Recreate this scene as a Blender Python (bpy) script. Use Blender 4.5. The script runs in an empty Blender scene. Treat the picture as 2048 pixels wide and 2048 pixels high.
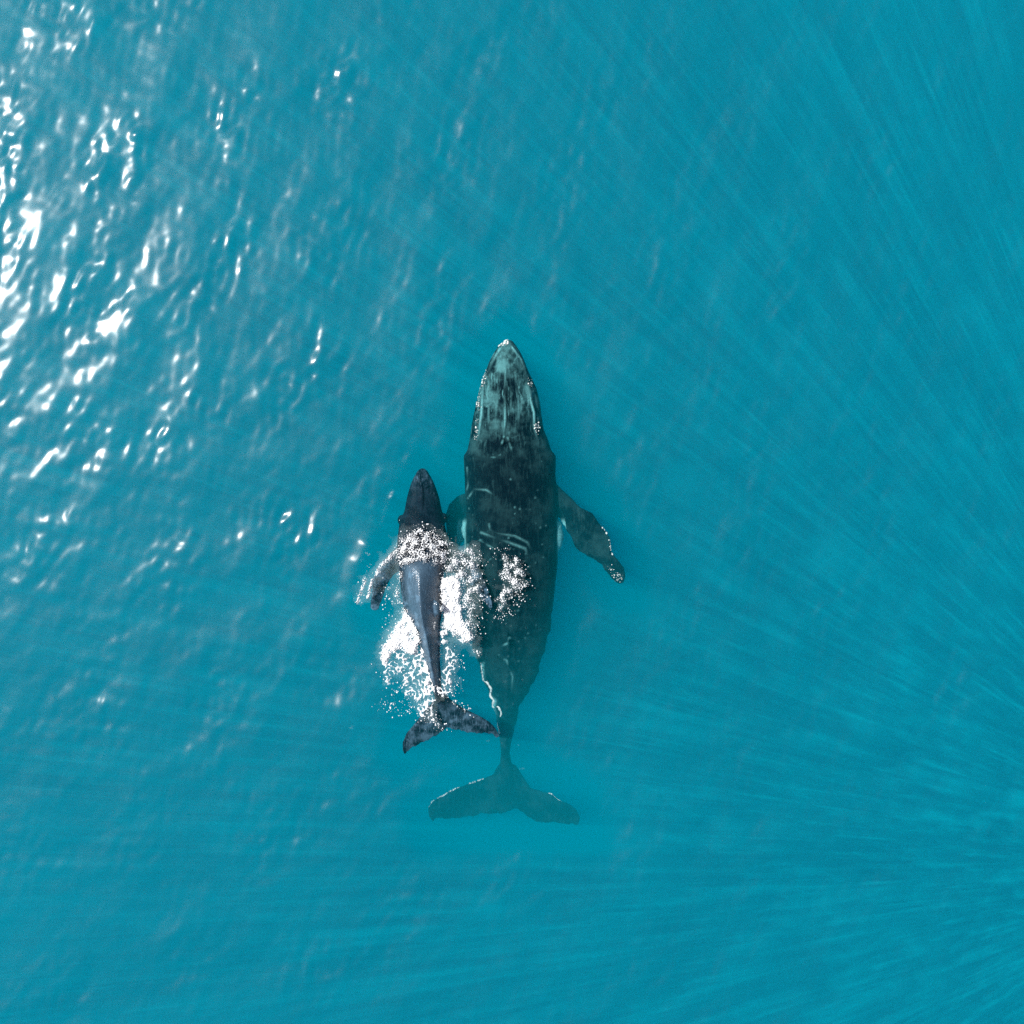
import bpy, math, random
import numpy as np
from mathutils import Vector
from mathutils.bvhtree import BVHTree

# ------------------------------------------------------------------ camera, light, exposure
S = bpy.context.scene
H = 28.0                       # the drone hovers 28 m above the sea
PX = 27.6 / 2048.0             # metres of sea surface per photo pixel
R = math.radians

cam = bpy.data.objects.new("camera", bpy.data.cameras.new("camera"))
S.collection.objects.link(cam)
cam.location = (0, 0, H)
cam.data.sensor_width = 36.0
cam.data.lens = 18.0 / (13.8 / H)
cam.data.clip_start = 0.5
cam.data.clip_end = 3000
S.camera = cam

SUN_ZEN = 38.0
SUN_AZ = math.atan2(0.43, -0.90)          # the sun stands to the upper left of the picture
sd = Vector((math.cos(SUN_AZ) * math.sin(R(SUN_ZEN)), math.sin(SUN_AZ) * math.sin(R(SUN_ZEN)), math.cos(R(SUN_ZEN))))

world = bpy.data.worlds.new("World")
S.world = world
world.use_nodes = True
wn = world.node_tree.nodes
wl = world.node_tree.links
bg = wn["Background"]
sky = wn.new("ShaderNodeTexSky")
sky.sky_type = 'NISHITA'
sky.sun_disc = False
sky.dust_density = 5.0
sky.air_density = 1.0
sky.sun_elevation = R(90 - SUN_ZEN)
sky.sun_rotation = math.pi / 2 - SUN_AZ
wl.new(sky.outputs[0], bg.inputs["Color"])
bg.inputs["Strength"].default_value = 0.075

sun = bpy.data.objects.new("sun", bpy.data.lights.new("sun", 'SUN'))
S.collection.objects.link(sun)
sun.data.energy = 4.5
sun.data.angle = R(0.5)
sun.data.color = (1.0, 0.97, 0.93)
sun.rotation_euler = sd.to_track_quat('Z', 'Y').to_euler()

S.view_settings.view_transform = 'Standard'
S.view_settings.look = 'None'
S.view_settings.gamma = 1.0
S.view_settings.exposure = 0.33
S.render.engine = 'CYCLES'
cy = S.cycles
cy.max_bounces = 14
cy.diffuse_bounces = 3
cy.glossy_bounces = 3
cy.transmission_bounces = 4
cy.volume_bounces = 8
cy.transparent_max_bounces = 12
cy.use_denoising = False          # the photograph is grainy too
cy.caustics_reflective = False

# ------------------------------------------------------------------ helpers
def P(px, py, z=0.0):
    """The point at height z that the photograph shows at pixel (px, py)."""
    k = (H - z) / H
    return ((px - 1024.0) * PX * k, (1024.0 - py) * PX * k, z)

def tag(o, label=None, cat=None, kind=None, group=None):
    if label: o["label"] = label
    if cat: o["category"] = cat
    if kind: o["kind"] = kind
    if group: o["group"] = group
    return o

def mesh_obj(name, verts, faces, mat=None, parent=None, smooth=True):
    me = bpy.data.meshes.new(name)
    if isinstance(verts, np.ndarray) and isinstance(faces, np.ndarray):
        nv, (nf, k) = len(verts), faces.shape
        me.vertices.add(nv)
        me.vertices.foreach_set("co", verts.astype(np.float32).ravel())
        me.loops.add(nf * k)
        me.loops.foreach_set("vertex_index", faces.astype(np.int32).ravel())
        me.polygons.add(nf)
        me.polygons.foreach_set("loop_start", np.arange(0, nf * k, k, dtype=np.int32))
        me.update(calc_edges=True)
    else:
        me.from_pydata([tuple(v) for v in verts], [], [tuple(f) for f in faces])
        me.update()
    me.validate()
    me.polygons.foreach_set("use_smooth", [smooth] * len(me.polygons))
    if mat: me.materials.append(mat)
    o = bpy.data.objects.new(name, me)
    S.collection.objects.link(o)
    if parent: o.parent = parent
    return o

def attr(o, name, vals):
    a = o.data.attributes.new(name, 'FLOAT', 'POINT')
    a.data.foreach_set("value", np.asarray(vals, dtype=np.float32))

def smoothstep(a, b, x):
    t = np.clip((x - a) / (b - a), 0, 1)
    return t * t * (3 - 2 * t)

class NT:
    """A little help to wire a node tree."""
    def __init__(s, mat):
        mat.use_nodes = True
        s.t = mat.node_tree
        s.t.nodes.clear()
        s.out = s.n("ShaderNodeOutputMaterial")
    def n(s, typ, **kw):
        nd = s.t.nodes.new(typ)
        for k, v in kw.items():
            if k.startswith("i_"):
                nd.inputs[k[2:].replace("_", " ")].default_value = v
            else:
                setattr(nd, k, v)
        return nd
    def l(s, a, b):
        s.t.links.new(a, b)
    def math(s, op, a, b=None, c=None, clamp=False):
        nd = s.n("ShaderNodeMath", operation=op, use_clamp=clamp)
        for i, v in enumerate((a, b, c)):
            if v is None: continue
            if isinstance(v, (int, float)): nd.inputs[i].default_value = v
            else: s.l(v, nd.inputs[i])
        return nd.outputs[0]
    def ramp(s, fac, stops):
        nd = s.n("ShaderNodeMapRange", interpolation_type='SMOOTHSTEP')
        s.l(fac, nd.inputs[0])
        for i, v in enumerate(stops): nd.inputs[i + 1].default_value = v
        return nd.outputs[0]
    def mix(s, fac, a, b):
        nd = s.n("ShaderNodeMix", data_type='RGBA')
        for sock, v in ((nd.inputs[0], fac), (nd.inputs[6], a), (nd.inputs[7], b)):
            if isinstance(v, (int, float)): sock.default_value = v
            elif isinstance(v, tuple): sock.default_value = (*v, 1) if len(v) == 3 else v
            else: s.l(v, sock)
        return nd.outputs[2]

# ------------------------------------------------------------------ materials
m_body = bpy.data.materials.new("sea_water")
t = NT(m_body)
pv = t.n("ShaderNodeVolumePrincipled")
pv.inputs["Color"].default_value = (0.0, 0.622, 0.75, 1)
pv.inputs["Absorption Color"].default_value = (0, 0, 0, 1)
pv.inputs["Density"].default_value = 0.2
pv.inputs["Anisotropy"].default_value = 0.0
t.l(pv.outputs[0], t.out.inputs["Volume"])

m_surf = bpy.data.materials.new("rippled_sea_surface")
t = NT(m_surf)
fade = t.n("ShaderNodeAttribute", attribute_name="ripple").outputs["Fac"]
geo = t.n("ShaderNodeNewGeometry")
# light that enters through a rippled surface is focused into bright threads: from below,
# a noise net in the transmission colour stands in for it
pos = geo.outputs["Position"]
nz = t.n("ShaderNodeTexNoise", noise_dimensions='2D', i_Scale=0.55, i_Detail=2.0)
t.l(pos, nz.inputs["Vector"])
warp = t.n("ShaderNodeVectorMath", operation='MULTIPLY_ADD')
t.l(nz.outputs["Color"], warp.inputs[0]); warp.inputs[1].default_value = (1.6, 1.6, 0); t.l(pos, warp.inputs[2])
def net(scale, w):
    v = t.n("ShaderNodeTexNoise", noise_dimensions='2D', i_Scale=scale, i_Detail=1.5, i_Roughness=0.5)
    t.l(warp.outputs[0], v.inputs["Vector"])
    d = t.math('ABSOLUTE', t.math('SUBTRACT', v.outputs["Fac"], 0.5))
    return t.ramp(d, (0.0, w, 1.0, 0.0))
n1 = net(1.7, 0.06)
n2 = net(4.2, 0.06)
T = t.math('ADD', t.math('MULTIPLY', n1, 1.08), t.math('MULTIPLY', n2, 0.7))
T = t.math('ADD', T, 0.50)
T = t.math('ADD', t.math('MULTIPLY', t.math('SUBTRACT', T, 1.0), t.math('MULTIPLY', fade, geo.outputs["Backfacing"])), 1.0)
comb = t.n("ShaderNodeCombineColor")
for i in range(3): t.l(T, comb.inputs[i])
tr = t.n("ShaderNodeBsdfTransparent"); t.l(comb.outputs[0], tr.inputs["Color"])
g1 = t.n("ShaderNodeBsdfAnisotropic", distribution='GGX', i_Roughness=0.15)
g2 = t.n("ShaderNodeBsdfAnisotropic", distribution='GGX', i_Roughness=0.21)
gm = t.n("ShaderNodeMixShader", i_Fac=0.48); t.l(g1.outputs[0], gm.inputs[1]); t.l(g2.outputs[0], gm.inputs[2])
fr = t.n("ShaderNodeFresnel", i_IOR=1.33)
ms = t.n("ShaderNodeMixShader")
t.l(t.math('MULTIPLY', fr.outputs[0], fade), ms.inputs[0])
t.l(tr.outputs[0], ms.inputs[1]); t.l(gm.outputs[0], ms.inputs[2])
t.l(ms.outputs[0], t.out.inputs["Surface"])

def skin(name, dark, pale, rough, scale, netbump, ior):
    m = bpy.data.materials.new(name)
    t = NT(m)
    tc = t.n("ShaderNodeTexCoord").outputs["Object"]
    pa = t.n("ShaderNodeAttribute", attribute_name="pale").outputs["Fac"]
    mo = t.n("ShaderNodeAttribute", attribute_name="mottle").outputs["Fac"]
    big = t.n("ShaderNodeTexNoise", i_Scale=1.7 * scale, i_Detail=6.0, i_Roughness=0.62); t.l(tc, big.inputs["Vector"])
    st = t.n("ShaderNodeMapping"); st.inputs["Scale"].default_value = (9 * scale, 1.6 * scale, 9 * scale); t.l(tc, st.inputs["Vector"])
    scr = t.n("ShaderNodeTexNoise", i_Scale=1.6, i_Detail=5.0, i_Roughness=0.7, i_Distortion=0.6); t.l(st.outputs[0], scr.inputs["Vector"])
    fine = t.n("ShaderNodeTexNoise", i_Scale=22 * scale, i_Detail=4.0); t.l(tc, fine.inputs["Vector"])
    a = t.ramp(big.outputs["Fac"], (0.42, 0.70, 0.0, 1.0))
    b = t.ramp(scr.outputs["Fac"], (0.50, 0.74, 0.0, 1.0))
    mk = t.math('MULTIPLY', t.math('ADD', a, t.math('MULTIPLY', b, 1.2), clamp=True), mo, clamp=True)
    wv = t.n("ShaderNodeVectorMath", operation='MULTIPLY_ADD'); t.l(big.outputs["Color"], wv.inputs[0]); wv.inputs[1].default_value = (0.36 / scale,) * 3
    sh_ = t.n("ShaderNodeMapping"); sh_.inputs["Location"].default_value = (3.3, 1.7, 0.6); sh_.inputs["Scale"].default_value = (1.25, 0.8, 1.0); t.l(tc, sh_.inputs["Vector"]); t.l(sh_.outputs[0], wv.inputs[2])
    rn = t.n("ShaderNodeTexNoise", i_Scale=1.9 * scale, i_Detail=0.7, i_Roughness=0.4); t.l(wv.outputs[0], rn.inputs["Vector"])
    wid = t.ramp(big.outputs["Fac"], (0.3, 0.7, 0.02, 0.11))
    ln = t.math('SUBTRACT', 1.0, t.math('DIVIDE', t.math('ABSOLUTE', t.math('SUBTRACT', rn.outputs["Fac"], 0.5)), wid), clamp=True)
    pt = t.n("ShaderNodeTexNoise", i_Scale=0.9 * scale, i_Detail=1.0); t.l(tc, pt.inputs["Vector"])
    ln = t.math('MULTIPLY', ln, t.ramp(pt.outputs["Fac"], (0.42, 0.60, 0.1, 1.0)))
    ln = t.math('MULTIPLY', t.math('MULTIPLY', ln, ln), t.ramp(fine.outputs["Fac"], (0.3, 0.6, 0.4, 1.0)))
    nt = t.n("ShaderNodeAttribute", attribute_name="caustic_net").outputs["Fac"]
    mk = t.math('MAXIMUM', mk, t.math('MULTIPLY', ln, nt))  # net of caustic light painted into the skin colour
    fac = t.math('MAXIMUM', mk, t.math('MULTIPLY', pa, t.ramp(t.math('ADD', t.math('MULTIPLY', fine.outputs["Fac"], 0.5), t.math('MULTIPLY', scr.outputs["Fac"], 0.5)), (0.38, 0.6, 0.55, 1.0))), clamp=True)
    col = t.mix(fac, dark, pale)
    bs = t.n("ShaderNodeBsdfPrincipled", i_Roughness=rough)
    gp = t.n("ShaderNodeNewGeometry").outputs["Position"]
    sx = t.n("ShaderNodeSeparateXYZ"); t.l(gp, sx.inputs[0])
    t.l(t.ramp(sx.outputs[2], (-0.02, 0.03, 1.05, ior)), bs.inputs["IOR"])
    t.l(col, bs.inputs["Base Color"])
    bmp = t.n("ShaderNodeBump", i_Strength=0.35, i_Distance=0.02)
    t.l(t.math('ADD', fine.outputs["Fac"], t.math('MULTIPLY', scr.outputs["Fac"], netbump)), bmp.inputs["Height"])
    t.l(bmp.outputs[0], bs.inputs["Normal"])
    t.l(bs.outputs[0], t.out.inputs["Surface"])
    return m
m_cow = skin("cow_skin", (0.001, 0.005, 0.010), (0.15, 0.45, 0.48), 0.5, 1.0, 2.0, 1.06)
m_calf = skin("calf_skin", (0.002, 0.007, 0.014), (0.15, 0.28, 0.41), 0.15, 1.9, 1.2, 1.4)

def plain(name, col, rough, bump=0.0, bscale=30):
    m = bpy.data.materials.new(name)
    t = NT(m)
    tc = t.n("ShaderNodeTexCoord").outputs["Object"]
    nz = t.n("ShaderNodeTexNoise", i_Scale=bscale, i_Detail=4.0); t.l(tc, nz.inputs["Vector"])
    bs = t.n("ShaderNodeBsdfPrincipled", i_Roughness=rough)
    t.l(t.mix(t.ramp(nz.outputs["Fac"], (0.3, 0.7, 0.0, 1.0)), tuple(c * 0.88 for c in col), col), bs.inputs["Base Color"])
    if bump:
        bp = t.n("ShaderNodeBump", i_Strength=bump, i_Distance=0.02)
        t.l(nz.outputs["Fac"], bp.inputs["Height"]); t.l(bp.outputs[0], bs.inputs["Normal"])
    t.l(bs.outputs[0], t.out.inputs["Surface"])
    return m
m_foam = bpy.data.materials.new("foam_white")
t = NT(m_foam)
tc = t.n("ShaderNodeTexCoord").outputs["Object"]
nz = t.n("ShaderNodeTexNoise", i_Scale=28.0, i_Detail=5.0, i_Roughness=0.65); t.l(tc, nz.inputs["Vector"])
bs = t.n("ShaderNodeBsdfPrincipled", i_Roughness=0.55)
bs.inputs["Base Color"].default_value = (0.84, 0.87, 0.90, 1)
bp = t.n("ShaderNodeBump", i_Strength=0.3, i_Distance=0.02); t.l(nz.outputs["Fac"], bp.inputs["Height"]); t.l(bp.outputs[0], bs.inputs["Normal"])
thk = t.n("ShaderNodeAttribute", attribute_name="thin").outputs["Fac"]          # thin froth lets the water show through
tb = t.n("ShaderNodeBsdfTransparent")
mx = t.n("ShaderNodeMixShader"); t.l(t.math('MULTIPLY', thk, t.ramp(nz.outputs["Fac"], (0.35, 0.65, 1.0, 0.55))), mx.inputs[0])
t.l(bs.outputs[0], mx.inputs[1]); t.l(tb.outputs[0], mx.inputs[2])
t.l(mx.outputs[0], t.out.inputs["Surface"])
m_barn = plain("barnacle_white", (0.72, 0.76, 0.74), 0.7, 0.5, 60)
m_eye = plain("eye_dark", (0.01, 0.01, 0.012), 0.15)
m_sand = plain("sand", (0.40, 0.38, 0.30), 0.9, 0.3, 0.8)

# ------------------------------------------------------------------ the sea
def ngrid(x0, x1, y0, y1, step):
    nx, ny = int(round((x1 - x0) / step)) + 1, int(round((y1 - y0) / step)) + 1
    xs, ys = np.linspace(x0, x1, nx), np.linspace(y0, y1, ny)
    X, Y = np.meshgrid(xs, ys)
    i = np.arange(nx * ny).reshape(ny, nx)
    F = np.stack([i[:-1, :-1], i[:-1, 1:], i[1:, 1:], i[1:, :-1]], -1).reshape(-1, 4)
    return X, Y, F

rng = np.random.default_rng(11)
WAVES = []
for k in range(190):
    lam = 0.26 * (3.6 / 0.26) ** (rng.random() ** 1.05)
    th = R(-33) + rng.normal(0, 0.55 if lam > 1.0 else 0.75)
    slope = 0.0130 * (0.9 if lam < 0.36 else 1.0 if lam < 1.1 else 0.6)
    kk = 2 * math.pi / lam
    WAVES.append((kk * math.cos(th), kk * math.sin(th), slope / kk, rng.random() * 6.283))

def eta(X, Y):
    """Height of the sea surface."""
    Z = np.zeros_like(X)
    env = np.zeros_like(X)                         # short waves come in patches
    for kx, ky, a, ph in WAVES[:24]:
        m = 2.1 / math.hypot(kx, ky)
        env += np.cos(kx * m * X + ky * m * Y * 0.8 + 1.7 * ph)
    env = np.clip(0.62 + 0.5 * env / math.sqrt(12), 0.5, 1.35) ** 1.1
    for kx, ky, a, ph in WAVES:
        u = kx * X + ky * Y + ph
        Z += (a * env if kx * kx + ky * ky > 30 else a) * np.cos(u)
    # the wave that the calf's left flipper pushes aside
    pts = [P(741, 1098)[:2], P(722, 1128)[:2], P(708, 1168)[:2], P(704, 1215)[:2], P(703, 1260)[:2]]
    d, s = poly_dist(X, Y, pts)
    Z += 0.13 * np.exp(-(d / 0.36) ** 2) * np.clip(1.0 - s * 0.7, 0.1, 1)
    return Z

def poly_dist(X, Y, pts):
    """Distance to a polyline, and how far along it (0..1)."""
    best = np.full(X.shape, 1e9); arc = np.zeros(X.shape)
    n = len(pts) - 1
    for i in range(n):
        ax, ay = pts[i]; bx, by = pts[i + 1]
        dx, dy = bx - ax, by - ay
        u = np.clip(((X - ax) * dx + (Y - ay) * dy) / (dx * dx + dy * dy), 0, 1)
        d = np.hypot(X - ax - u * dx, Y - ay - u * dy)
        m = d < best
        best = np.where(m, d, best); arc = np.where(m, (i + u) / n, arc)
    return best, arc

def poly_sdf(X, Y, pts):
    """Signed distance to a polygon, negative inside."""
    d, _ = poly_dist(X, Y, list(pts) + [pts[0]])
    ins = np.zeros(X.shape, bool)
    n = len(pts)
    for i in range(n):
        (ax, ay), (bx, by) = pts[i], pts[(i + 1) % n]
        if ay == by: continue
        ins ^= ((ay > Y) != (by > Y)) & (X < (bx - ax) * (Y - ay) / (by - ay) + ax)
    return np.where(ins, -d, d)

def pxl(*pts): return [P(a, b)[:2] for a, b in pts]

# the rippled sheet is left open over the whales and fades out around them
SHEET_GAP = [pxl((1012, 640), (1075, 690), (1115, 800), (1140, 930), (1215, 1000), (1280, 1120), (1272, 1205), (1215, 1195),
             (1150, 1130), (1135, 1300), (1075, 1440), (1060, 1500), (1180, 1580), (1200, 1690), (1050, 1685), (840, 1690), (820, 1620),
             (930, 1530), (960, 1495), (850, 1510), (800, 1545), (770, 1510), (800, 1420), (830, 1370), (790, 1220), (740, 1250), (722, 1215), (745, 1110), (775, 1050),
             (795, 980), (840, 905), (890, 960), (905, 880), (940, 700))]
DX = 0.045
X, Y, F = ngrid(-20, 20, -20, 20, DX)
Z = eta(X, Y)
edge = np.minimum.reduce([X + 20, 20 - X, Y + 20, 20 - Y])
Z *= smoothstep(0, 4, edge)
sl = poly_sdf(X, Y, SHEET_GAP[0])
ripple = smoothstep(0.0, 0.7, sl)
V = np.stack([X.ravel(), Y.ravel(), Z.ravel() + 0.004], 1)
keep = (sl.ravel()[F] > 0).any(1)
F = F[keep]
# the outer sea, out to the horizon
n0 = len(V)
ring = np.array([(-20, -20), (20, -20), (20, 20), (-20, 20), (-900, -900), (900, -900), (900, 900), (-900, 900)], float)
V = np.vstack([V, np.column_stack([ring, np.full(8, 0.004)])])
F = np.vstack([F, np.array([[n0 + 0, n0 + 4, n0 + 5, n0 + 1], [n0 + 1, n0 + 5, n0 + 6, n0 + 2], [n0 + 2, n0 + 6, n0 + 7, n0 + 3], [n0 + 3, n0 + 7, n0 + 4, n0 + 0]])])
rp = np.concatenate([ripple.ravel(), np.ones(8)])
used = np.zeros(len(V), bool); used[F.ravel()] = True
remap = np.cumsum(used) - 1
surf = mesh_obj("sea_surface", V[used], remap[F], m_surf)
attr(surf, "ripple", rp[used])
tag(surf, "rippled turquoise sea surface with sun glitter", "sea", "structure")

def box(name, x, z0, z1, mat):
    v = [(-x, -x, z0), (x, -x, z0), (x, x, z0), (-x, x, z0), (-x, -x, z1), (x, -x, z1), (x, x, z1), (-x, x, z1)]
    f = [(0, 3, 2, 1), (4, 5, 6, 7), (0, 1, 5, 4), (1, 2, 6, 5), (2, 3, 7, 6), (3, 0, 4, 7)]
    return mesh_obj(name, v, f, mat, smooth=False)
tag(box("water", 900, -31, -0.002, m_body), "clear turquoise sea water around the whales", "water", "structure")
sb = mesh_obj("seabed", [(-880, -880, -30), (880, -880, -30), (880, 880, -30), (-880, 880, -30)], [(0, 1, 2, 3)], m_sand, smooth=False)
tag(sb, "pale sand seabed deep below the whales", "seabed", "structure")

# ------------------------------------------------------------------ whales
def interp(tab, q):
    tab = np.array(tab, float)
    return [np.interp(q, tab[:, 0], tab[:, j]) for j in range(1, tab.shape[1])]

def loft(sections, nring=40):
    """sections: arrays of nring points each; returns a closed tube."""
    V, F = [], []
    for s in sections: V += [tuple(p) for p in s]
    for i in range(len(sections) - 1):
        for j in range(nring):
            a, b = i * nring + j, i * nring + (j + 1) % nring
            F.append((a, b, b + nring, a + nring))
    F.append(tuple(reversed(range(nring))))
    F.append(tuple(range((len(sections) - 1) * nring, len(sections) * nring)))
    return V, F

def body_loft(tab, step=5.0, n=40, uneven=0.0):
    """tab rows: py, x left, x right, z top, z bottom, z of the widest line, roundness."""
    qs = np.arange(tab[0][0], tab[-1][0] + 0.1, step)
    xl, xr, zt, zb, zm, ex = interp(tab, qs)
    # soften the polyline tables
    def sm(a):
        p = np.pad(a, 2, mode='edge'); return (p[:-4] + 2 * p[1:-3] + 3 * p[2:-2] + 2 * p[3:-1] + p[4:]) / 9
    zt, zb, zm = sm(zt), sm(zb), sm(zm)
    if uneven:
        w = uneven * smoothstep(1180, 1260, qs) * smoothstep(1480, 1400, qs)
        xl = xl + w * (np.sin(qs * 0.115) + 0.7 * np.sin(qs * 0.26 + 1)); xr = xr + w * (np.sin(qs * 0.135 + 2) + 0.8 * np.sin(qs * 0.31))
    secs = []
    for i, q in enumerate(qs):
        L, Rr = P(xl[i], q, zm[i]), P(xr[i], q, zm[i])
        cx, hw, y = (L[0] + Rr[0]) / 2, (Rr[0] - L[0]) / 2, L[1]
        ring = []
        for j in range(n):
            a = 2 * math.pi * j / n
            c, s = math.cos(a), math.sin(a)
            e = 2.0 / ex[i]
            x = cx + hw * math.copysign(abs(c) ** e, c)
            z = zm[i] + (zt[i] - zm[i] if s > 0 else zm[i] - zb[i]) * math.copysign(abs(s) ** e, s)
            ring.append((x, y, z))
        secs.append(ring)
    return loft(secs, n)

def blade(sts, n=20, ragged=0.9):
    """A flipper or fluke: stations (lead px, lead py, trail px, trail py, z lead, z trail, thickness)."""
    sts = np.array(sts, float)
    m = len(sts); q = np.linspace(0, m - 1, (m - 1) * 6 + 1)
    T = [np.interp(q, np.arange(m), sts[:, j]) for j in range(7)]
    secs = []
    for i in range(len(q)):
        jag = ragged * (math.sin(i * 0.9 + sts[0][0]) + 0.8 * math.sin(i * 2.3) + 0.5 * math.sin(i * 0.37))
        A = np.array(P(T[0][i] + 0.4 * jag, T[1][i], T[4][i])); B = np.array(P(T[2][i] - 0.3 * jag, T[3][i] + jag, T[5][i]))
        ring = []
        for j in range(n):
            a = 2 * math.pi * j / n
            u = 0.5 - 0.5 * math.cos(a)                       # 0 leading edge, 1 trailing edge
            th = T[6][i] * math.sin(a) * (0.5 + 0.9 * (1 - u)) * 0.5
            p = A + (B - A) * u
            ring.append((p[0], p[1], p[2] + th))
        secs.append(ring)
    return loft(secs, n)

def ball(px, py, z, r, sx=1, sy=1, sz=1, n=12):
    c = P(px, py, z); V, F = [], []
    for i in range(n + 1):
        a = math.pi * i / n
        for j in range(n):
            b = 2 * math.pi * j / n
            V.append((c[0] + sx * r * math.sin(a) * math.cos(b), c[1] + sy * r * math.sin(a) * math.sin(b), c[2] + sz * r * math.cos(a)))
    for i in range(n):
        for j in range(n):
            F.append((i * n + j, (i + 1) * n + j, (i + 1) * n + (j + 1) % n, i * n + (j + 1) % n))
    return V, F

def fuse(name, pieces, voxel, mat, smooth=3):
    """Join closed pieces into one continuous skin."""
    V, F = [], []
    for v, f in pieces:
        o = len(V); V += list(v); F += [tuple(k + o for k in q) for q in f]
    tmp = mesh_obj("tmp", V, F)
    r = tmp.modifiers.new("r", 'REMESH'); r.mode = 'VOXEL'; r.voxel_size = voxel
    s = tmp.modifiers.new("s", 'SMOOTH'); s.iterations = smooth; s.factor = 0.5
    dg = bpy.context.evaluated_depsgraph_get()
    me = bpy.data.meshes.new_from_object(tmp.evaluated_get(dg))
    bpy.data.objects.remove(tmp)
    me.name = name
    me.materials.clear(); me.materials.append(mat)
    me.polygons.foreach_set("use_smooth", [True] * len(me.polygons))
    o = bpy.data.objects.new(name, me)
    S.collection.objects.link(o)
    return o

def coords(o):
    a = np.zeros(len(o.data.vertices) * 3, np.float32); o.data.vertices.foreach_get("co", a)
    n = np.zeros(len(o.data.vertices) * 3, np.float32); o.data.vertices.foreach_get("normal", n)
    return a.reshape(-1, 3), n.reshape(-1, 3)

def to_px(c):
    k = (H - c[:, 2]) / H
    return c[:, 0] / PX / k + 1024, 1024 - c[:, 1] / PX / k

# --- the cow
COW = [
 (681, 1012, 1024, -0.22, -0.42, -0.32, 2.0),
 (691, 998, 1032, -0.15, -0.62, -0.38, 2.0),
 (705, 988, 1041, -0.12, -0.75, -0.40, 2.0),
 (722, 979, 1049, -0.10, -0.90, -0.42, 2.1),
 (743, 971, 1057, -0.09, -1.05, -0.45, 2.2),
 (776, 959, 1073, -0.08, -1.25, -0.48, 2.2),
 (805, 953, 1080, -0.08, -1.40, -0.50, 2.2),
 (830, 947, 1083, -0.08, -1.55, -0.52, 2.2),
 (857, 942, 1087, -0.08, -1.70, -0.55, 2.2),
 (880, 939, 1096, -0.08, -1.85, -0.58, 2.2),
 (900, 935, 1102, -0.09, -2.0, -0.60, 2.3),
 (912, 927, 1112, -0.10, -2.1, -0.62, 2.3),
 (950, 929, 1111, -0.10, -2.3, -0.68, 2.3),
 (983, 930, 1115, -0.11, -2.4, -0.72, 2.3),
 (1022, 933, 1114, -0.13, -2.45, -0.78, 2.2),
 (1055, 929, 1117, -0.15, -2.5, -0.82, 2.2),
 (1097, 929, 1117, -0.17, -2.5, -0.85, 2.2),
 (1131, 930, 1115, -0.19, -2.45, -0.88, 2.2),
 (1165, 931, 1111, -0.22, -2.4, -0.92, 2.1),
 (1222, 933, 1105, -0.36, -2.3, -1.00, 2.0),
 (1260, 938, 1100, -0.50, -2.2, -1.05, 1.9),
 (1297, 947, 1090, -0.66, -2.1, -1.12, 1.9),
 (1333, 958, 1079, -0.82, -2.0, -1.20, 1.8),
 (1361, 967, 1070, -0.95, -1.95, -1.28, 1.8),
 (1380, 974, 1059, -1.04, -1.95, -1.35, 1.8),
 (1407, 985, 1041, -1.18, -2.0, -1.50, 1.8),
 (1437, 992, 1034, -1.34, -2.1, -1.65, 1.8),
 (1482, 1000, 1023, -1.55, -2.2, -1.88, 1.8),
 (1505, 1002, 1019, -1.72, -2.25, -1.99, 1.9),
 (1530, 1000, 1024, -1.90, -2.3, -2.10, 2.0),
 (1570, 996, 1034, -2.10, -2.36, -2.22, 2.0),
 (1600, 1002, 1034, -2.20, -2.36, -2.27, 2.0),
]
def sink(p): return -0.02 * max(0.0, (p - 1400) / 200.0)          # the tail hangs deeper
COW = [(r[0], r[1], r[2], r[3] + sink(r[0]), r[4] + sink(r[0]), r[5] + sink(r[0]), r[6]) for r in COW]
cow_parts = [body_loft(COW, uneven=1.6)]
# right flipper
cow_parts.append(blade([
 (1090, 955, 1095, 1030, -0.75, -0.95, 0.32), (1112, 967, 1111, 1026, -0.72, -0.9, 0.28), (1144, 997, 1124, 1046, -0.62, -0.8, 0.23), (1161, 1015, 1132, 1060, -0.58, -0.75, 0.21),
 (1184, 1025, 1143, 1077, -0.55, -0.72, 0.20), (1199, 1046, 1149, 1096, -0.55, -0.72, 0.18), (1214, 1066, 1166, 1107, -0.57, -0.72, 0.17),
 (1220, 1075, 1181, 1117, -0.60, -0.74, 0.16), (1223, 1104, 1199, 1127, -0.64, -0.76, 0.14), (1238, 1122, 1207, 1137, -0.68, -0.78, 0.13),
 (1248, 1135, 1217, 1152, -0.72, -0.8, 0.11), (1252, 1150, 1229, 1165, -0.76, -0.82, 0.09), (1248, 1165, 1240, 1169, -0.8, -0.82, 0.05)]))
# left flipper, sweeping down and back
cow_parts.append(blade([
 (950, 985, 950, 1070, -1.1, -1.2, 0.28), (932, 985, 938, 1074, -1.15, -1.25, 0.26), (914, 992, 930, 1080, -1.25, -1.35, 0.22), (898, 1008, 922, 1090, -1.35, -1.45, 0.19),
 (890, 1030, 916, 1100, -1.45, -1.55, 0.17), (893, 1060, 912, 1112, -1.55, -1.62, 0.15), (898, 1095, 912, 1128, -1.65, -1.7, 0.12), (905, 1130, 912, 1142, -1.7, -1.75, 0.07)]))
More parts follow.
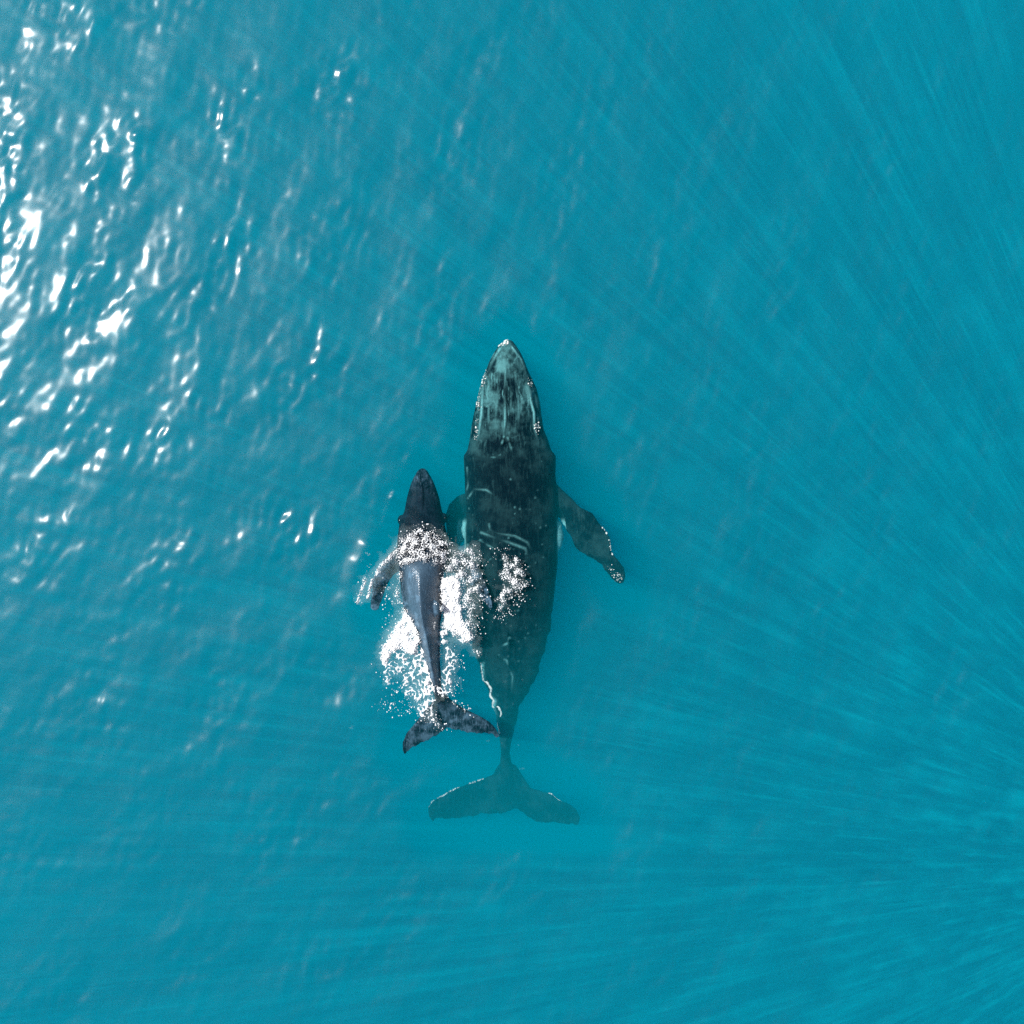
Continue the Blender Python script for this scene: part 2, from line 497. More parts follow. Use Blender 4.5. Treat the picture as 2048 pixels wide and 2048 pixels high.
# flukes
cow_parts.append(blade([
 (1012, 1520, 1012, 1618, -2.13, -2.32, 0.22), (1032, 1530, 1034, 1618, -2.16, -2.32, 0.20), (1045, 1550, 1047, 1628, -2.19, -2.32, 0.18), (1061, 1575, 1060, 1638, -2.21, -2.32, 0.15),
 (1084, 1582, 1078, 1646, -2.21, -2.32, 0.13), (1104, 1587, 1100, 1648, -2.21, -2.30, 0.12), (1117, 1599, 1118, 1649, -2.21, -2.30, 0.11), (1138, 1607, 1132, 1650, -2.21, -2.29, 0.10), (1152, 1617, 1147, 1649, -2.21, -2.28, 0.08),
 (1161, 1634, 1157, 1652, -2.23, -2.28, 0.05)]))
cow_parts.append(blade([
 (1014, 1515, 1030, 1618, -2.13, -2.32, 0.22), (997, 1528, 1022, 1622, -2.16, -2.32, 0.20), (986, 1548, 1010, 1627, -2.19, -2.32, 0.18), (968, 1556, 988, 1629, -2.21, -2.32, 0.15), (936, 1567, 962, 1628, -2.21, -2.32, 0.13),
 (908, 1577, 938, 1637, -2.21, -2.30, 0.12), (884, 1590, 912, 1640, -2.21, -2.30, 0.11), (866, 1600, 888, 1638, -2.21, -2.29, 0.10), (856, 1614, 872, 1637, -2.21, -2.28, 0.08), (857, 1632, 866, 1645, -2.23, -2.28, 0.05)]))
# dorsal fin, a low hook
cow_parts.append(blade([
 (1012, 1250, 1020, 1300, -0.72, -0.85, 0.5), (1014, 1262, 1020, 1298, -0.47, -0.66, 0.36), (1016, 1272, 1021, 1292, -0.37, -0.48, 0.2), (1019, 1281, 1021, 1290, -0.31, -0.36, 0.08)]))
# lips, head crest and blowhole ridge
def top_z(tab, px, py):
    xl, xr, zt, zb, zm, ex = interp(tab, py)
    u = min(abs((px - (xl + xr) / 2) / ((xr - xl) / 2)), 0.999)
    return float(zm + (zt - zm) * (1 - u ** ex) ** (1 / ex))
def ridge(parts, tab, path, r, lift=0.0, step=3.0):
    """A raised fold of skin along a pixel path."""
    path = np.array(path, float); seg = np.hypot(*np.diff(path, axis=0).T); cum = np.concatenate([[0], np.cumsum(seg)])
    for q in np.arange(0, cum[-1], step):
        x, y = np.interp(q, cum, path[:, 0]), np.interp(q, cum, path[:, 1])
        k = 0.55 + 0.45 * math.sin(math.pi * q / cum[-1])
        parts.append(ball(x, y, top_z(tab, x, y) + lift, r * k, n=6))
LIP_R = [(1024, 694), (1043, 720), (1052, 747), (1059, 784), (1062, 805), (1068, 825), (1069, 857), (1079, 890)]
LIP_L = [(1000, 697), (984, 724), (972, 755), (965, 785), (963, 825), (958, 867), (953, 892)]
CREST = [(1011, 735), (1010, 790), (1010, 846), (1008, 866)]
ridge(cow_parts, COW, LIP_R, 0.075); ridge(cow_parts, COW, LIP_L, 0.075); ridge(cow_parts, COW, CREST, 0.085, -0.02)
ridge(cow_parts, COW, [(1008, 873), (1003, 890)], 0.08); ridge(cow_parts, COW, [(1016, 875), (1021, 892)], 0.08)
for q in range(1300, 1500, 13):                                   # knuckles along the tail stock
    cow_parts.append(ball(1017 - (q - 1300) * 0.03, q, top_z(COW, 1017 - (q - 1300) * 0.03, q) - 0.03, 0.10, 0.7, 1.0, 1.0, n=8))
# the white throat bulges out behind the flippers
cow_parts.append(ball(1096, 1072, -0.86, 0.45, 1.0, 1.35, 0.65)); cow_parts.append(ball(951, 1058, -1.05, 0.42, 1.0, 1.1, 1.0))
prng = random.Random(3)
for k in range(46):                                             # tubercles on the rostrum
    q = prng.uniform(700, 880); xl, xr, zt, zb, zm, ex = interp(COW, q)
    side = prng.choice((-0.86, -0.8, -0.45, 0.05, 0.45, 0.8, 0.86)) + prng.uniform(-.05, .05)
    cx, hw = (xl + xr) / 2, (xr - xl) / 2
    z = zm + (zt - zm) * (1 - abs(side) ** ex) ** (1 / ex)
    cow_parts.append(ball(cx + hw * side, q, float(z), prng.uniform(0.035, 0.06), n=6))
cow = fuse("humpback_whale", cow_parts, 0.03, m_cow, 3)
tag(cow, "big dark mother humpback whale swimming just under the surface beside the smaller calf", "whale", "thing", "humpback whales")
c, nrm = coords(cow); ux, uy = to_px(c)
ax = np.interp(uy, [r[0] for r in COW], [(r[1] + r[2]) / 2 for r in COW])
hwp = np.interp(uy, [r[0] for r in COW], [(r[2] - r[1]) / 2 for r in COW])
lat = (ux - ax) / hwp
head = smoothstep(940, 770, uy)
mott = 0.05 + 0.44 * head * (0.6 + 0.4 * smoothstep(0.5, -0.4, lat))  # mottling, stronger on the left where sunlight is painted in
mott = np.maximum(mott, 0.08 * smoothstep(1.15, 1.5, np.abs(lat)) * (uy < 1300))
pale = np.zeros(len(c))
pale = np.maximum(pale, 1.0 * smoothstep(-0.50, -0.62, c[:, 2]) * smoothstep(0.95, 1.0, np.abs(lat)) * smoothstep(1034, 1048, uy) * smoothstep(1125, 1095, uy) * (np.abs(lat) < 1.16))
pale = np.maximum(pale, 0.8 * smoothstep(-1.6, -1.95, c[:, 2]) * (uy < 1330) * (nrm[:, 2] < 0.1))           # white belly
def light_line(o_ux, o_uy, o_n, path, w, lev):  # pale lines for ridges, with caustics and sunlit edges painted in
    d, u = poly_dist(o_ux, o_uy, path)
    return lev * np.exp(-(d / w) ** 2) * (o_n[:, 2] > 0.1) * (0.55 + 0.45 * np.sin(9 * u + 2))
for path, w, lev in ((LIP_R, 2.2, 1.0), (LIP_L, 2.6, 0.9), (CREST, 2.4, 0.75), ([(1001, 735), (995, 790), (990, 850)], 2.4, 0.5), ([(1030, 745), (1037, 800), (1037, 855)], 2.4, 0.5), ([(984, 760), (978, 810), (975, 860)], 2.0, 0.4), ([(1018, 740), (1022, 790), (1021, 840)], 1.8, 0.4), ([(1008, 873), (1003, 890)], 2, 0.7), ([(1015, 875), (1024, 902)], 2, 0.6),
                     ([(964, 1330), (966, 1358), (971, 1380), (984, 1396), (990, 1402), (986, 1414), (993, 1437), (999, 1462)], 3.6, 1.0),  # sunlit left rim of the tail stock, painted in
                     ([(1019, 1276), (1014, 1287), (1004, 1292)], 2, 0.8), ([(1013, 1320), (1018, 1338), (1025, 1352), (1023, 1384)], 1.8, 0.5),
                     ([(978, 1048), (980, 1060), (996, 1067), (1030, 1072), (1055, 1085), (1062, 1099)], 1.8, 0.45), ([(962, 1065), (991, 1076), (1018, 1085), (1050, 1097), (1056, 1110)], 2.2, 0.5),  # caustic lines across the back, painted in
                     ([(939, 992), (948, 978), (973, 980), (987, 990)], 1.8, 0.5), ([(934, 935), (936, 970), (932, 985)], 1.6, 0.4), ([(1001, 909), (990, 915), (978, 914)], 1.6, 0.35),
                     ([(960, 1080), (975, 1090), (990, 1098)], 1.8, 0.4), ([(946, 1298), (953, 1318), (956, 1335)], 2.0, 0.6), ([(1089, 1297), (1087, 1306), (1090, 1318), (1080, 1345)], 1.6, 0.25)):
    pale = np.maximum(pale, light_line(ux, uy, nrm, path, w, lev))
spots = np.random.default_rng(5)
for k in range(60):
    x, y = spots.uniform(935, 1105), spots.uniform(915, 1330)
    pale = np.maximum(pale, spots.uniform(0.15, 0.5) * np.exp(-((ux - x) ** 2 + (uy - y) ** 2) / spots.uniform(1.5, 5)) * (nrm[:, 2] > 0.3))
attr(cow, "caustic_net", np.clip((0.0 + 0.50 * smoothstep(930, 790, uy)) * smoothstep(1.0, 0.85, np.abs(lat)), 0, 1))  # caustic net over the head, painted as pale skin
mott = np.maximum(mott, 0.05 * (uy > 1520))
attr(cow, "pale", np.clip(pale, 0, 1)); attr(cow, "mottle", np.clip(mott, 0, 1))

def tube_on_skin(name, path, r, bv, mat, parent, label, z):
    """A thin raised tube standing for a line of light on the skin along a pixel path."""
    path = np.array(path, float); seg = np.hypot(*np.diff(path, axis=0).T); cum = np.concatenate([[0], np.cumsum(seg)])
    pts = []
    for q in np.arange(0, cum[-1], 2.0):
        p = Vector(P(np.interp(q, cum, path[:, 0]), np.interp(q, cum, path[:, 1]), z))
        loc, no, i, d = bv.ray_cast(Vector((0, 0, H)), (p - Vector((0, 0, H))).normalized())
        if loc is None: loc, no, i, d = bv.find_nearest(p)
        pts.append(loc)
    for k in range(4): pts = [pts[0]] + [(pts[i - 1] + pts[i] * 2 + pts[i + 1]) / 4 for i in range(1, len(pts) - 1)] + [pts[-1]]
    secs = []
    for k, p in enumerate(pts):
        w = r * (0.35 + 0.65 * math.sin(math.pi * (k + 0.5) / len(pts))) * (0.7 + 0.6 * abs(math.sin(k * 0.47)))
        a, b = pts[max(k - 1, 0)], pts[min(k + 1, len(pts) - 1)]
        t_ = (b - a).normalized(); u = t_.cross(Vector((0, 0, 1))).normalized(); v = u.cross(t_)
        secs.append([p + u * (w * math.cos(6.2832 * j / 8)) + v * (w * 0.6 * math.sin(6.2832 * j / 8)) for j in range(8)])
    v, f = loft(secs, 8)
    o = mesh_obj(name, v, f, mat, parent); o["label"] = label
    return o

# --- the calf
CALF = [
 (937, 841, 849, -0.26, -0.38, -0.32, 2.0),
 (942, 835, 855, -0.22, -0.48, -0.34, 2.0),
 (958, 826, 864, -0.19, -0.60, -0.36, 2.1),
 (970, 821, 870, -0.17, -0.68, -0.37, 2.1),
 (994, 814, 878, -0.14, -0.78, -0.38, 2.2),
 (1022, 809, 884, -0.12, -0.86, -0.38, 2.2),
 (1037, 802, 888, -0.10, -0.92, -0.38, 2.3),
 (1052, 798, 890, -0.07, -0.96, -0.36, 2.3),
 (1077, 795, 896, 0.02, -1.0, -0.30, 2.2),
 (1100, 794, 899, 0.16, -1.05, -0.22, 2.0),
 (1137, 798, 888, 0.46, -1.05, -0.10, 1.5),
 (1160, 800, 886, 0.56, -1.03, -0.08, 1.3),
 (1183, 802, 885, 0.62, -1.0, -0.08, 1.22),
 (1221, 808, 885, 0.62, -0.95, -0.08, 1.2),
 (1246, 820, 881, 0.57, -0.88, -0.08, 1.18),
 (1277, 834, 880, 0.48, -0.80, -0.08, 1.18),
 (1318, 847, 880, 0.35, -0.72, -0.12, 1.2),
 (1353, 856, 882, 0.18, -0.62, -0.16, 1.3),
 (1368, 862, 882, 0.09, -0.58, -0.18, 1.4),
 (1390, 868, 886, -0.05, -0.5, -0.27, 1.7),
 (1420, 876, 899, -0.22, -0.46, -0.34, 1.9),
 (1445, 880, 902, -0.28, -0.44, -0.36, 2.0),
]
cp = [body_loft(CALF)]
cp.append(blade([   # left flipper
 (806, 1085, 806, 1150, -0.35, -0.38, 0.22), (788, 1099, 798, 1142, -0.32, -0.36, 0.19), (775, 1112, 786, 1152, -0.28, -0.33, 0.16), (760, 1132, 777, 1166, -0.24, -0.29, 0.13), (748, 1153, 771, 1178, -0.2, -0.26, 0.11),
 (745, 1176, 767, 1192, -0.2, -0.25, 0.10), (742, 1198, 762, 1206, -0.22, -0.26, 0.08), (740, 1214, 758, 1217, -0.24, -0.27, 0.06), (745, 1220, 754, 1221, -0.25, -0.27, 0.04)]))
cp.append(blade([   # right flipper
 (888, 1080, 884, 1145, -0.35, -0.38, 0.22), (905, 1088, 898, 1146, -0.32, -0.36, 0.19), (922, 1102, 912, 1148, -0.28, -0.33, 0.16), (942, 1115, 926, 1155, -0.24, -0.29, 0.13), (957, 1135, 938, 1168, -0.2, -0.25, 0.11), (969, 1158, 950, 1182, -0.16, -0.22, 0.10),
 (978, 1185, 962, 1198, -0.14, -0.18, 0.08), (985, 1206, 974, 1212, -0.14, -0.17, 0.06), (985, 1215, 979, 1217, -0.14, -0.16, 0.04)]))
cp.append(blade([   # right fluke
 (876, 1380, 884, 1452, -0.29, -0.37, 0.16), (887, 1384, 895, 1455, -0.28, -0.37, 0.15), (908, 1404, 903, 1459, -0.27, -0.35, 0.13), (934, 1420, 927, 1463, -0.25, -0.32, 0.11), (956, 1430, 950, 1467, -0.24, -0.29, 0.10), (979, 1443, 970, 1467, -0.24, -0.27, 0.08),
 (991, 1456, 984, 1467, -0.25, -0.27, 0.06), (999, 1472, 993, 1475, -0.26, -0.27, 0.04)]))
cp.append(blade([   # left fluke
 (882, 1385, 896, 1454, -0.29, -0.37, 0.16), (872, 1394, 890, 1459, -0.28, -0.37, 0.15), (862, 1407, 876, 1470, -0.27, -0.35, 0.13), (847, 1423, 862, 1477, -0.25, -0.33, 0.11), (830, 1446, 842, 1487, -0.24, -0.30, 0.10), (814, 1465, 825, 1496, -0.24, -0.28, 0.08),
 (805, 1484, 816, 1504, -0.25, -0.28, 0.06), (805, 1500, 810, 1510, -0.26, -0.28, 0.04)]))
cp.append(blade([   # dorsal hook lying over to the right
 (866, 1198, 866, 1238, 0.20, 0.18, 0.2), (874, 1202, 873, 1232, 0.28, 0.24, 0.15), (881, 1208, 880, 1226, 0.27, 0.24, 0.10), (887, 1214, 886, 1222, 0.24, 0.22, 0.05)]))
cp.append(ball(844, 1000, -0.19, 0.15, 0.5, 3.2, 0.7))
cp.append(ball(841, 1003, -0.15, 0.11, 1.0, 1.6, 0.6))
cp.append(ball(803, 1040, -0.40, 0.11, 1, 1.3, 1)); cp.append(ball(887, 1036, -0.40, 0.11, 1, 1.3, 1))
for k in range(30):
    q = prng.uniform(948, 1010); xl, xr, zt, zb, zm, ex = interp(CALF, q)
    side = prng.choice((-0.8, -0.4, 0.4, 0.6, 0.8)) + prng.uniform(-.05, .05)
    z = zm + (zt - zm) * (1 - abs(side) ** ex) ** (1 / ex)
    cp.append(ball((xl + xr) / 2 + (xr - xl) / 2 * side, q, float(z), prng.uniform(0.022, 0.035), n=6))
calf = fuse("humpback_whale", cp, 0.018, m_calf, 3)
tag(calf, "small grey humpback calf with its back out of the water amid white foam", "whale", "thing", "humpback whales")
c, nrm = coords(calf); ux, uy = to_px(c)
ax = np.interp(uy, [r[0] for r in CALF], [(r[1] + r[2]) / 2 for r in CALF])
hwp = np.interp(uy, [r[0] for r in CALF], [(r[2] - r[1]) / 2 for r in CALF])
lat = (ux - ax) / hwp
back = smoothstep(1105, 1140, uy) * smoothstep(1400, 1350, uy)
mott = 0.04 + 0.55 * back + 0.30 * smoothstep(985, 955, uy) + 0.32 * smoothstep(1400, 1430, uy)
pale = np.maximum(0.7 * smoothstep(-0.6, -0.9, c[:, 2]), 0.40 * back * smoothstep(0.98, 0.6, np.abs(lat)))
attr(calf, "caustic_net", np.clip(0.06 + 0.10 * smoothstep(1390, 1430, uy), 0, 1))
attr(calf, "pale", pale); attr(calf, "mottle", np.clip(mott, 0, 1))

def bvh_of(o):
    me = o.data
    return BVHTree.FromPolygons([v.co for v in me.vertices], [p.vertices for p in me.polygons])
bv_cow, bv_calf = bvh_of(cow), bvh_of(calf)

def pebbles(name, pts, mat, parent, label=None, n=5):
    """Many small domes as one crust: pts = (x, y, z, radius)."""
    V, F = [], []
    for x, y, z, r in pts:
        o = len(V); k = 6
        for i, (rr, hh) in enumerate(((1.0, -0.25), (0.85, 0.45), (0.4, 0.8))):
            for j in range(k):
                a = 6.283 * j / k + i * 0.4
                q = r * rr * prng.uniform(0.75, 1.25)
                V.append((x + q * math.cos(a), y + q * math.sin(a), z + r * hh))
        V.append((x, y, z + r * 0.85))
        for i in range(2):
            for j in range(k): F.append((o + i * k + j, o + i * k + (j + 1) % k, o + (i + 1) * k + (j + 1) % k, o + (i + 1) * k + j))
        for j in range(k): F.append((o + 2 * k + j, o + 2 * k + (j + 1) % k, o + 3 * k))
    ob = mesh_obj(name, V, F, mat, parent)
    if label: ob["label"] = label
    ob["kind"] = "stuff"
    return ob

def along(path, n, spread, z, bv, r0, r1, power=1.0):
    """Small growths scattered along a pixel path, sitting on the skin."""
    path = np.array(path, float); out = []
    seg = np.hypot(*np.diff(path, axis=0).T); cum = np.concatenate([[0], np.cumsum(seg)])
    knots = [(prng.random(), prng.uniform(0.3, 1.6)) for k in range(max(4, n // 9))]
    for k in range(n):
        kn, sz = prng.choice(knots)
        s = min(max(kn + prng.gauss(0, 0.025), 0), 1) * cum[-1]
        x, y = np.interp(s, cum, path[:, 0]) + prng.gauss(0, spread), np.interp(s, cum, path[:, 1]) + prng.gauss(0, spread)
        p = Vector(P(x, y, z))
        d = (p - Vector((0, 0, H))).normalized()
        loc, no, i, dist = bv.ray_cast(Vector((0, 0, H)), d)
        if loc is None: loc, no, i, dist = bv.find_nearest(p)
        out.append((loc.x, loc.y, loc.z, (r0 + (r1 - r0) * prng.random() ** 3) * sz * 0.62))
    return out
pebbles("barnacle_crust", along([(853, 1614), (862, 1602), (886, 1591), (908, 1578), (936, 1568), (968, 1557)], 200, 0.8, -2.2, bv_cow, 0.010, 0.035), m_barn, cow, "white barnacle line along the left fluke edge")
pebbles("barnacle_crust", along([(1082, 1582), (1104, 1586), (1117, 1598), (1140, 1608)], 60, 0.8, -2.2, bv_cow, 0.010, 0.032), m_barn, cow, "short white barnacle line on the right fluke edge")
pebbles("barnacle_crust", along([(1162, 1015), (1186, 1026), (1199, 1046), (1214, 1066), (1220, 1074), (1223, 1104), (1238, 1120), (1250, 1136)], 60, 1.4, -0.6, bv_cow, 0.012, 0.05), m_barn, cow, "white barnacles on the leading edge of the right flipper")
pebbles("barnacle_crust", along([(1216, 1132), (1228, 1146), (1240, 1158)], 60, 5, -0.75, bv_cow, 0.01, 0.028), m_barn, cow, "white growth on the tip of the right flipper")
pebbles("barnacle_crust", along([(1000, 690), (1013, 682), (1026, 684)], 40, 2.5, -0.25, bv_cow, 0.015, 0.045), m_barn, cow, "white barnacles on the tip of the snout")
pebbles("barnacle_crust", along([(972, 745), (962, 775), (956, 805), (955, 840), (950, 885)], 150, 2.6, -0.4, bv_cow, 0.012, 0.045), m_barn, cow, "white barnacles along the left lip")
pebbles("barnacle_crust", along([(1060, 760), (1069, 790), (1072, 830), (1077, 880)], 60, 3.0, -0.4, bv_cow, 0.010, 0.032), m_barn, cow, "sparse white barnacles along the right lip")
tube_on_skin("light_line", [(962, 1325), (964, 1340), (967, 1360), (970, 1378), (980, 1391), (989, 1401), (985, 1412), (989, 1428), (994, 1445), (1000, 1468)], 0.036, bv_cow, m_barn, cow, "pale wavy line of painted sunlight along the left edge of the tail stock", -1.0)  # sunlight on the tail's rim, added as a pale tube
for px_, py_ in ((799, 1041), (890, 1036)):
    loc, no, i, d = bv_calf.find_nearest(Vector(P(px_, py_, -0.3)))
    v, f = ball(1024, 1024, 0, 0.03)
    e = mesh_obj("eye", [(a + loc.x, b + loc.y, q + loc.z) for a, b, q in v], f, m_eye, calf)

# ------------------------------------------------------------------ foam
FS = 0.0125
fx0, fy0 = P(690, 1540)[:2]; fx1, fy1 = P(1075, 1030)[:2]
FX, FY, FF = ngrid(fx0, fx1, fy0, fy1, FS)
def band_noise(shape, lam, width, seed, stretch=(1, 1), ang=0.0):
    r = np.random.default_rng(seed)
    n = np.fft.fft2(r.standard_normal(shape))
    ky = np.fft.fftfreq(shape[0], FS)[:, None]; kx = np.fft.fftfreq(shape[1], FS)[None, :]
    ca, sa = math.cos(ang), math.sin(ang)
    k = np.hypot((kx * ca + ky * sa) * stretch[0], (-kx * sa + ky * ca) * stretch[1]) + 1e-9
    f = np.exp(-(np.log(k * lam) / width) ** 2)
    a = np.fft.ifft2(n * f).real
    return a / a.std()
sh = FX.shape
nA = band_noise(sh, 0.032, 0.55, 1, (1.0, 0.75), 0.5)
nB = band_noise(sh, 0.085, 0.65, 2, (1.0, 0.6), 0.4)
nC = band_noise(sh, 0.34, 0.6, 3)
lace = -np.abs(band_noise(sh, 0.24, 0.6, 4)) + 0.8          # thin threads
spk = 0.52 * nA + 0.62 * nB + 0.5 * nC
lac = 1.15 * lace + 0.28 * nA + 0.40 * nC
D1 = np.full(sh, -9.0); D2 = np.full(sh, -9.0)
def area(D, pts, lev, soft=8):
    s = poly_sdf(FX, FY, pxl(*pts)) / (soft * PX)
    np.maximum(D, np.where(s < 3.5, lev - 1.2 * np.clip(s + 0.5, 0, 9) ** 1.3, -9), out=D)
def stroke(D, pts, w, lev):
    d, _ = poly_dist(FX, FY, pxl(*pts)); d = d / (w * PX)
    np.maximum(D, np.where(d < 2.2, lev - 1.5 * d ** 2, -9), out=D)
# levels: 0 = half covered, 2.5 = solid, -1.5 = a few specks
area(D1, [(796, 1088), (810, 1066), (840, 1058), (868, 1063), (895, 1088), (903, 1110), (885, 1128), (860, 1124), (834, 1122), (805, 1133), (790, 1120)], 0.8)
stroke(D1, [(808, 1098), (838, 1088), (872, 1092), (886, 1110)], 9, 1.3)
stroke(D1, [(800, 1122), (830, 1115), (860, 1118)], 8, 1.0)
stroke(D1, [(796, 1100), (782, 1114), (765, 1130), (753, 1150)], 6, 1.2)
stroke(D1, [(795, 1110), (770, 1150), (755, 1185)], 13, -0.7)
stroke(D1, [(770, 1175), (790, 1180), (795, 1200)], 10, -1.0)
area(D1, [(886, 1158), (905, 1154), (917, 1163), (919, 1200), (921, 1238), (934, 1258), (945, 1274), (935, 1279), (910, 1262), (892, 1256), (889, 1230), (885, 1200)], 2.6, 4)
area(D1, [(880, 1146), (893, 1120), (905, 1105), (930, 1100), (945, 1088), (957, 1105), (953, 1130), (955, 1150), (958, 1170), (952, 1200), (950, 1240), (945, 1260), (922, 1240), (918, 1165)], 0.45)
area(D1, [(905, 1110), (925, 1105), (930, 1140), (925, 1160), (905, 1155), (895, 1135)], 0.9, 6)
area(D1, [(1012, 1106), (1030, 1112), (1043, 1128), (1050, 1150), (1050, 1172), (1038, 1188), (1020, 1198), (1003, 1222), (992, 1200), (1002, 1180), (1002, 1142)], 0.5)
area(D1, [(1020, 1120), (1038, 1135), (1045, 1160), (1025, 1175), (1010, 1160)], 0.8, 6)
area(D1, [(990, 1200), (1003, 1248), (1020, 1232), (1030, 1205)], -0.4)
area(D1, [(965, 1222), (985, 1230), (1000, 1250), (975, 1245)], -1.7)
area(D1, [(985, 1112), (1008, 1102), (1020, 1104), (1000, 1115)], -0.9)
stroke(D1, [(800, 1150), (794, 1185), (806, 1225)], 9, 0.6)
stroke(D1, [(784, 1180), (779, 1215), (786, 1240)], 12, -1.1)
area(D1, [(812, 1226), (832, 1255), (836, 1290), (826, 1304), (812, 1300), (790, 1292), (775, 1318), (764, 1316), (768, 1295), (785, 1268), (800, 1245)], 2.4, 5)
area(D2, [(764, 1318), (790, 1290), (842, 1280), (850, 1320), (860, 1360), (869, 1400), (868, 1425), (850, 1442), (838, 1425), (833, 1398), (815, 1390), (808, 1362), (795, 1340), (778, 1368), (770, 1350)], 0.2, 7)
area(D2, [(838, 1275), (850, 1318), (862, 1355), (870, 1385), (858, 1380), (848, 1340)], 0.9, 4)
area(D2, [(876, 1245), (900, 1250), (892, 1290), (908, 1300), (915, 1325), (905, 1350), (897, 1385), (882, 1392), (880, 1365), (888, 1335), (892, 1300), (880, 1270)], 0.3, 6)
area(D2, [(872, 1368), (895, 1365), (900, 1378), (880, 1390)], 0.7, 5)
stroke(D1, [(905, 1268), (935, 1285), (948, 1297), (960, 1308)], 6, 0.7)
stroke(D1, [(870, 1245), (878, 1275), (882, 1310)], 6, 0.2)
stroke(D1, [(760, 1410), (800, 1418), (828, 1420), (820, 1432)], 9, -1.3)
stroke(D1, [(905, 1310), (918, 1345), (915, 1375)], 8, -1.2)
stroke(D1, [(882, 1380), (905, 1403), (935, 1422)], 8, -0.5)
stroke(D1, [(860, 1425), (872, 1445), (886, 1455)], 8, -0.4)
stroke(D1, [(733, 1155), (724, 1178), (716, 1203)], 5, 1.3)
stroke(D1, [(747, 1158), (741, 1176), (737, 1195)], 3.5, 1.5)
stroke(D1, [(735, 1105), (742, 1112)], 4, 0.2)
f = np.maximum(D1 + spk - 0.35, D2 + lac * 1.1 - 0.35)
hgt = 0.045 * np.clip(f, 0, 1.6) ** 0.6 * (0.85 + 0.15 * np.clip(nB, -1, 1)) + smoothstep(0.8, 2.0, f) * (0.016 * nC + 0.003 * nB + 0.05)
base = eta(FX, FY)
base = base * 1.0
msk = f > -0.35
jj, ii = np.nonzero(msk)
for j, i in zip(jj, ii):
    loc, no, idx, dist = bv_calf.ray_cast(Vector((FX[j, i], FY[j, i], 3.0)), Vector((0, 0, -1)))
    if loc is not None and loc.z > base[j, i]: base[j, i] = loc.z
ZF = base + np.where(f > -0.34, 0.007 + hgt, -0.02)
fv = np.stack([FX.ravel(), FY.ravel(), ZF.ravel()], 1)
ok = (f.ravel()[FF] > -0.33).all(1)
FF = FF[ok]
def sub(name, selpts, label):
    cen = fv[FF].mean(1)
    s = poly_sdf(cen[:, 0], cen[:, 1], pxl(*selpts)) < 0
    return s
patch = sub("", [(975, 1085), (1075, 1085), (1075, 1270), (960, 1260), (985, 1225), (990, 1190), (985, 1140)], "")
for nm, sel, lab in (("sea_foam", ~patch, "white churned foam and froth around the calf"), ("foam_patch", patch, "separate patch of white bubbles floating over the mother's back")):
    q = FF[sel]; us = np.zeros(len(fv), bool); us[q.ravel()] = True
    rm = np.cumsum(us) - 1
    ob = mesh_obj(nm, fv[us], rm[q], m_foam)
    attr(ob, "thin", 0.97 * smoothstep(0.5, -0.3, f.ravel()[us]))
    tag(ob, lab, "foam", "stuff")

# loose drops of spray lying on the water
V, F = [], []
def drops(pts, w, n, r0=0.004, r1=0.018):
    pts = np.array(pts, float); seg = np.hypot(*np.diff(pts, axis=0).T); cum = np.concatenate([[0], np.cumsum(seg)])
    for k in range(int(n * 0.75)):
        q = prng.random() * cum[-1]
        x, y = np.interp(q, cum, pts[:, 0]) + prng.gauss(0, w), np.interp(q, cum, pts[:, 1]) + prng.gauss(0, w)
        X0, Y0, _ = P(x, y)
        z = float(eta(np.array([X0]), np.array([Y0]))[0])
        loc, no, i, d = bv_calf.ray_cast(Vector((X0, Y0, 3)), Vector((0, 0, -1)))
        if loc is not None: z = max(z, loc.z)
        r = r0 + (r1 - r0) * prng.random() ** 2
        o = len(V); kk = 6
        for rr, hh in ((0.8, -0.6), (1.0, 0.0), (0.7, 0.65)):
            for j in range(kk):
                a = 6.283 * j / kk
                V.append((X0 + r * rr * math.cos(a), Y0 + r * rr * math.sin(a) * 1.2, z + 0.01 + r * hh))
        V.append((X0, Y0, z + 0.01 + r))
        for i in range(2):
            for j in range(kk): F.append((o + i * kk + j, o + i * kk + (j + 1) % kk, o + (i + 1) * kk + (j + 1) % kk, o + (i + 1) * kk + j))
        for j in range(kk): F.append((o + 2 * kk + j, o + 2 * kk + (j + 1) % kk, o + 3 * kk))
drops([(760, 1408), (795, 1418), (828, 1416), (840, 1400)], 9, 110)
drops([(775, 1340), (785, 1370), (825, 1400), (850, 1440)], 14, 160)
drops([(905, 1295), (918, 1330), (914, 1370), (905, 1400)], 8, 90)
drops([(955, 1110), (960, 1160), (955, 1215), (948, 1262)], 12, 200)
drops([(985, 1105), (1015, 1100), (1048, 1130), (1056, 1170), (1040, 1200), (1010, 1240), (985, 1225)], 7, 170)
drops([(782, 1165), (776, 1210), (785, 1260), (770, 1300)], 9, 120)
drops([(800, 1075), (845, 1052), (890, 1075), (905, 1100)], 6, 120)
drops([(880, 1378), (905, 1402), (945, 1424)], 6, 70)
drops([(858, 1420), (875, 1448), (888, 1456)], 7, 70)
drops([(738, 1130), (728, 1160), (715, 1205)], 5, 40)
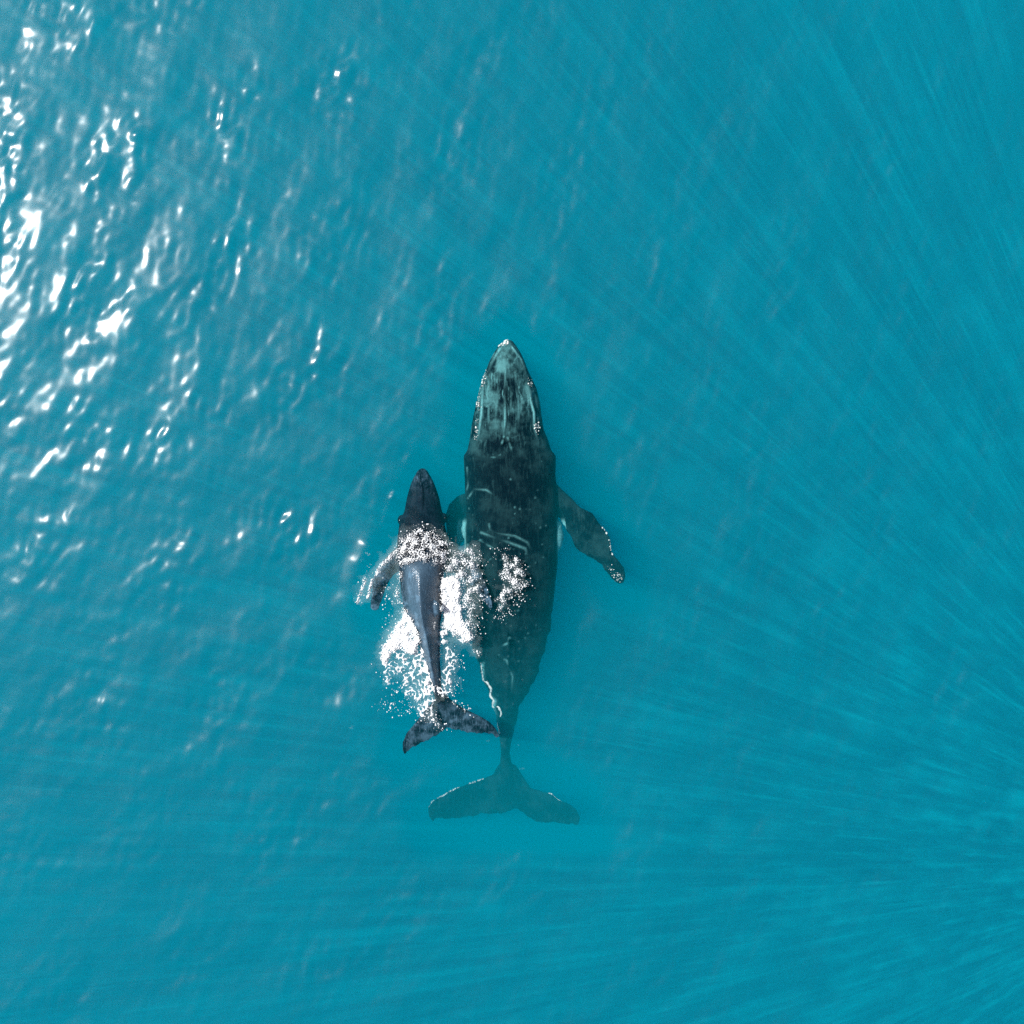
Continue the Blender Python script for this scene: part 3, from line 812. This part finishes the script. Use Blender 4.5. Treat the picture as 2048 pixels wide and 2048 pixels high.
tag(mesh_obj("spray", V, F, m_foam), "loose white drops of spray scattered round the calf", "spray", "stuff")

# pale aerated water: clouds of fine bubbles just below the foam
def lowpass(a, lam):
    ky = np.fft.fftfreq(a.shape[0], FS)[:, None]; kx = np.fft.fftfreq(a.shape[1], FS)[None, :]
    return np.fft.ifft2(np.fft.fft2(a) * np.exp(-(kx ** 2 + ky ** 2) * lam ** 2)).real
cov = lowpass((f > 0) * np.where(FX > P(962, 1100)[0], 0.35, 1.0), 0.55)
st = 4
cx_, cy_, dp = FX[::st, ::st], FY[::st, ::st], (cov + 0.05 * lowpass(nC, 0.2))[::st, ::st]
on = dp > 0.06
dep = 0.9 * np.clip(dp - 0.06, 0, 0.6)
ny, nx = cx_.shape
ids = np.arange(ny * nx).reshape(ny, nx)
q = np.stack([ids[:-1, :-1], ids[:-1, 1:], ids[1:, 1:], ids[1:, :-1]], -1).reshape(-1, 4)
q = q[on.ravel()[q].all(1)]
edges = {}
for fa in q:
    for k in range(4):
        a, b = int(fa[k]), int(fa[(k + 1) % 4])
        if (b, a) in edges: del edges[(b, a)]
        else: edges[(a, b)] = 1
N = ny * nx
top = np.stack([cx_.ravel(), cy_.ravel(), np.full(N, -0.03)], 1)
bot = top.copy(); bot[:, 2] -= 0.01 + dep.ravel()
side = np.array([(a + N, b + N, b, a) for a, b in edges])
faces = np.vstack([q, q[:, ::-1] + N, side])
vv = np.vstack([top, bot])
us = np.zeros(2 * N, bool); us[faces.ravel()] = True
m_bub = bpy.data.materials.new("bubbly_water")
t = NT(m_bub)
pb = t.n("ShaderNodeVolumePrincipled")
pb.inputs["Color"].default_value = (0.80, 0.97, 0.98, 1)
pb.inputs["Absorption Color"].default_value = (0, 0, 0, 1)
pb.inputs["Density"].default_value = 1.3
t.l(pb.outputs[0], t.out.inputs["Volume"])
tag(mesh_obj("bubble_cloud", vv[us], (np.cumsum(us) - 1)[faces], m_bub), "pale turquoise clouds of fine bubbles under the foam by the calf", "bubbles", "stuff")
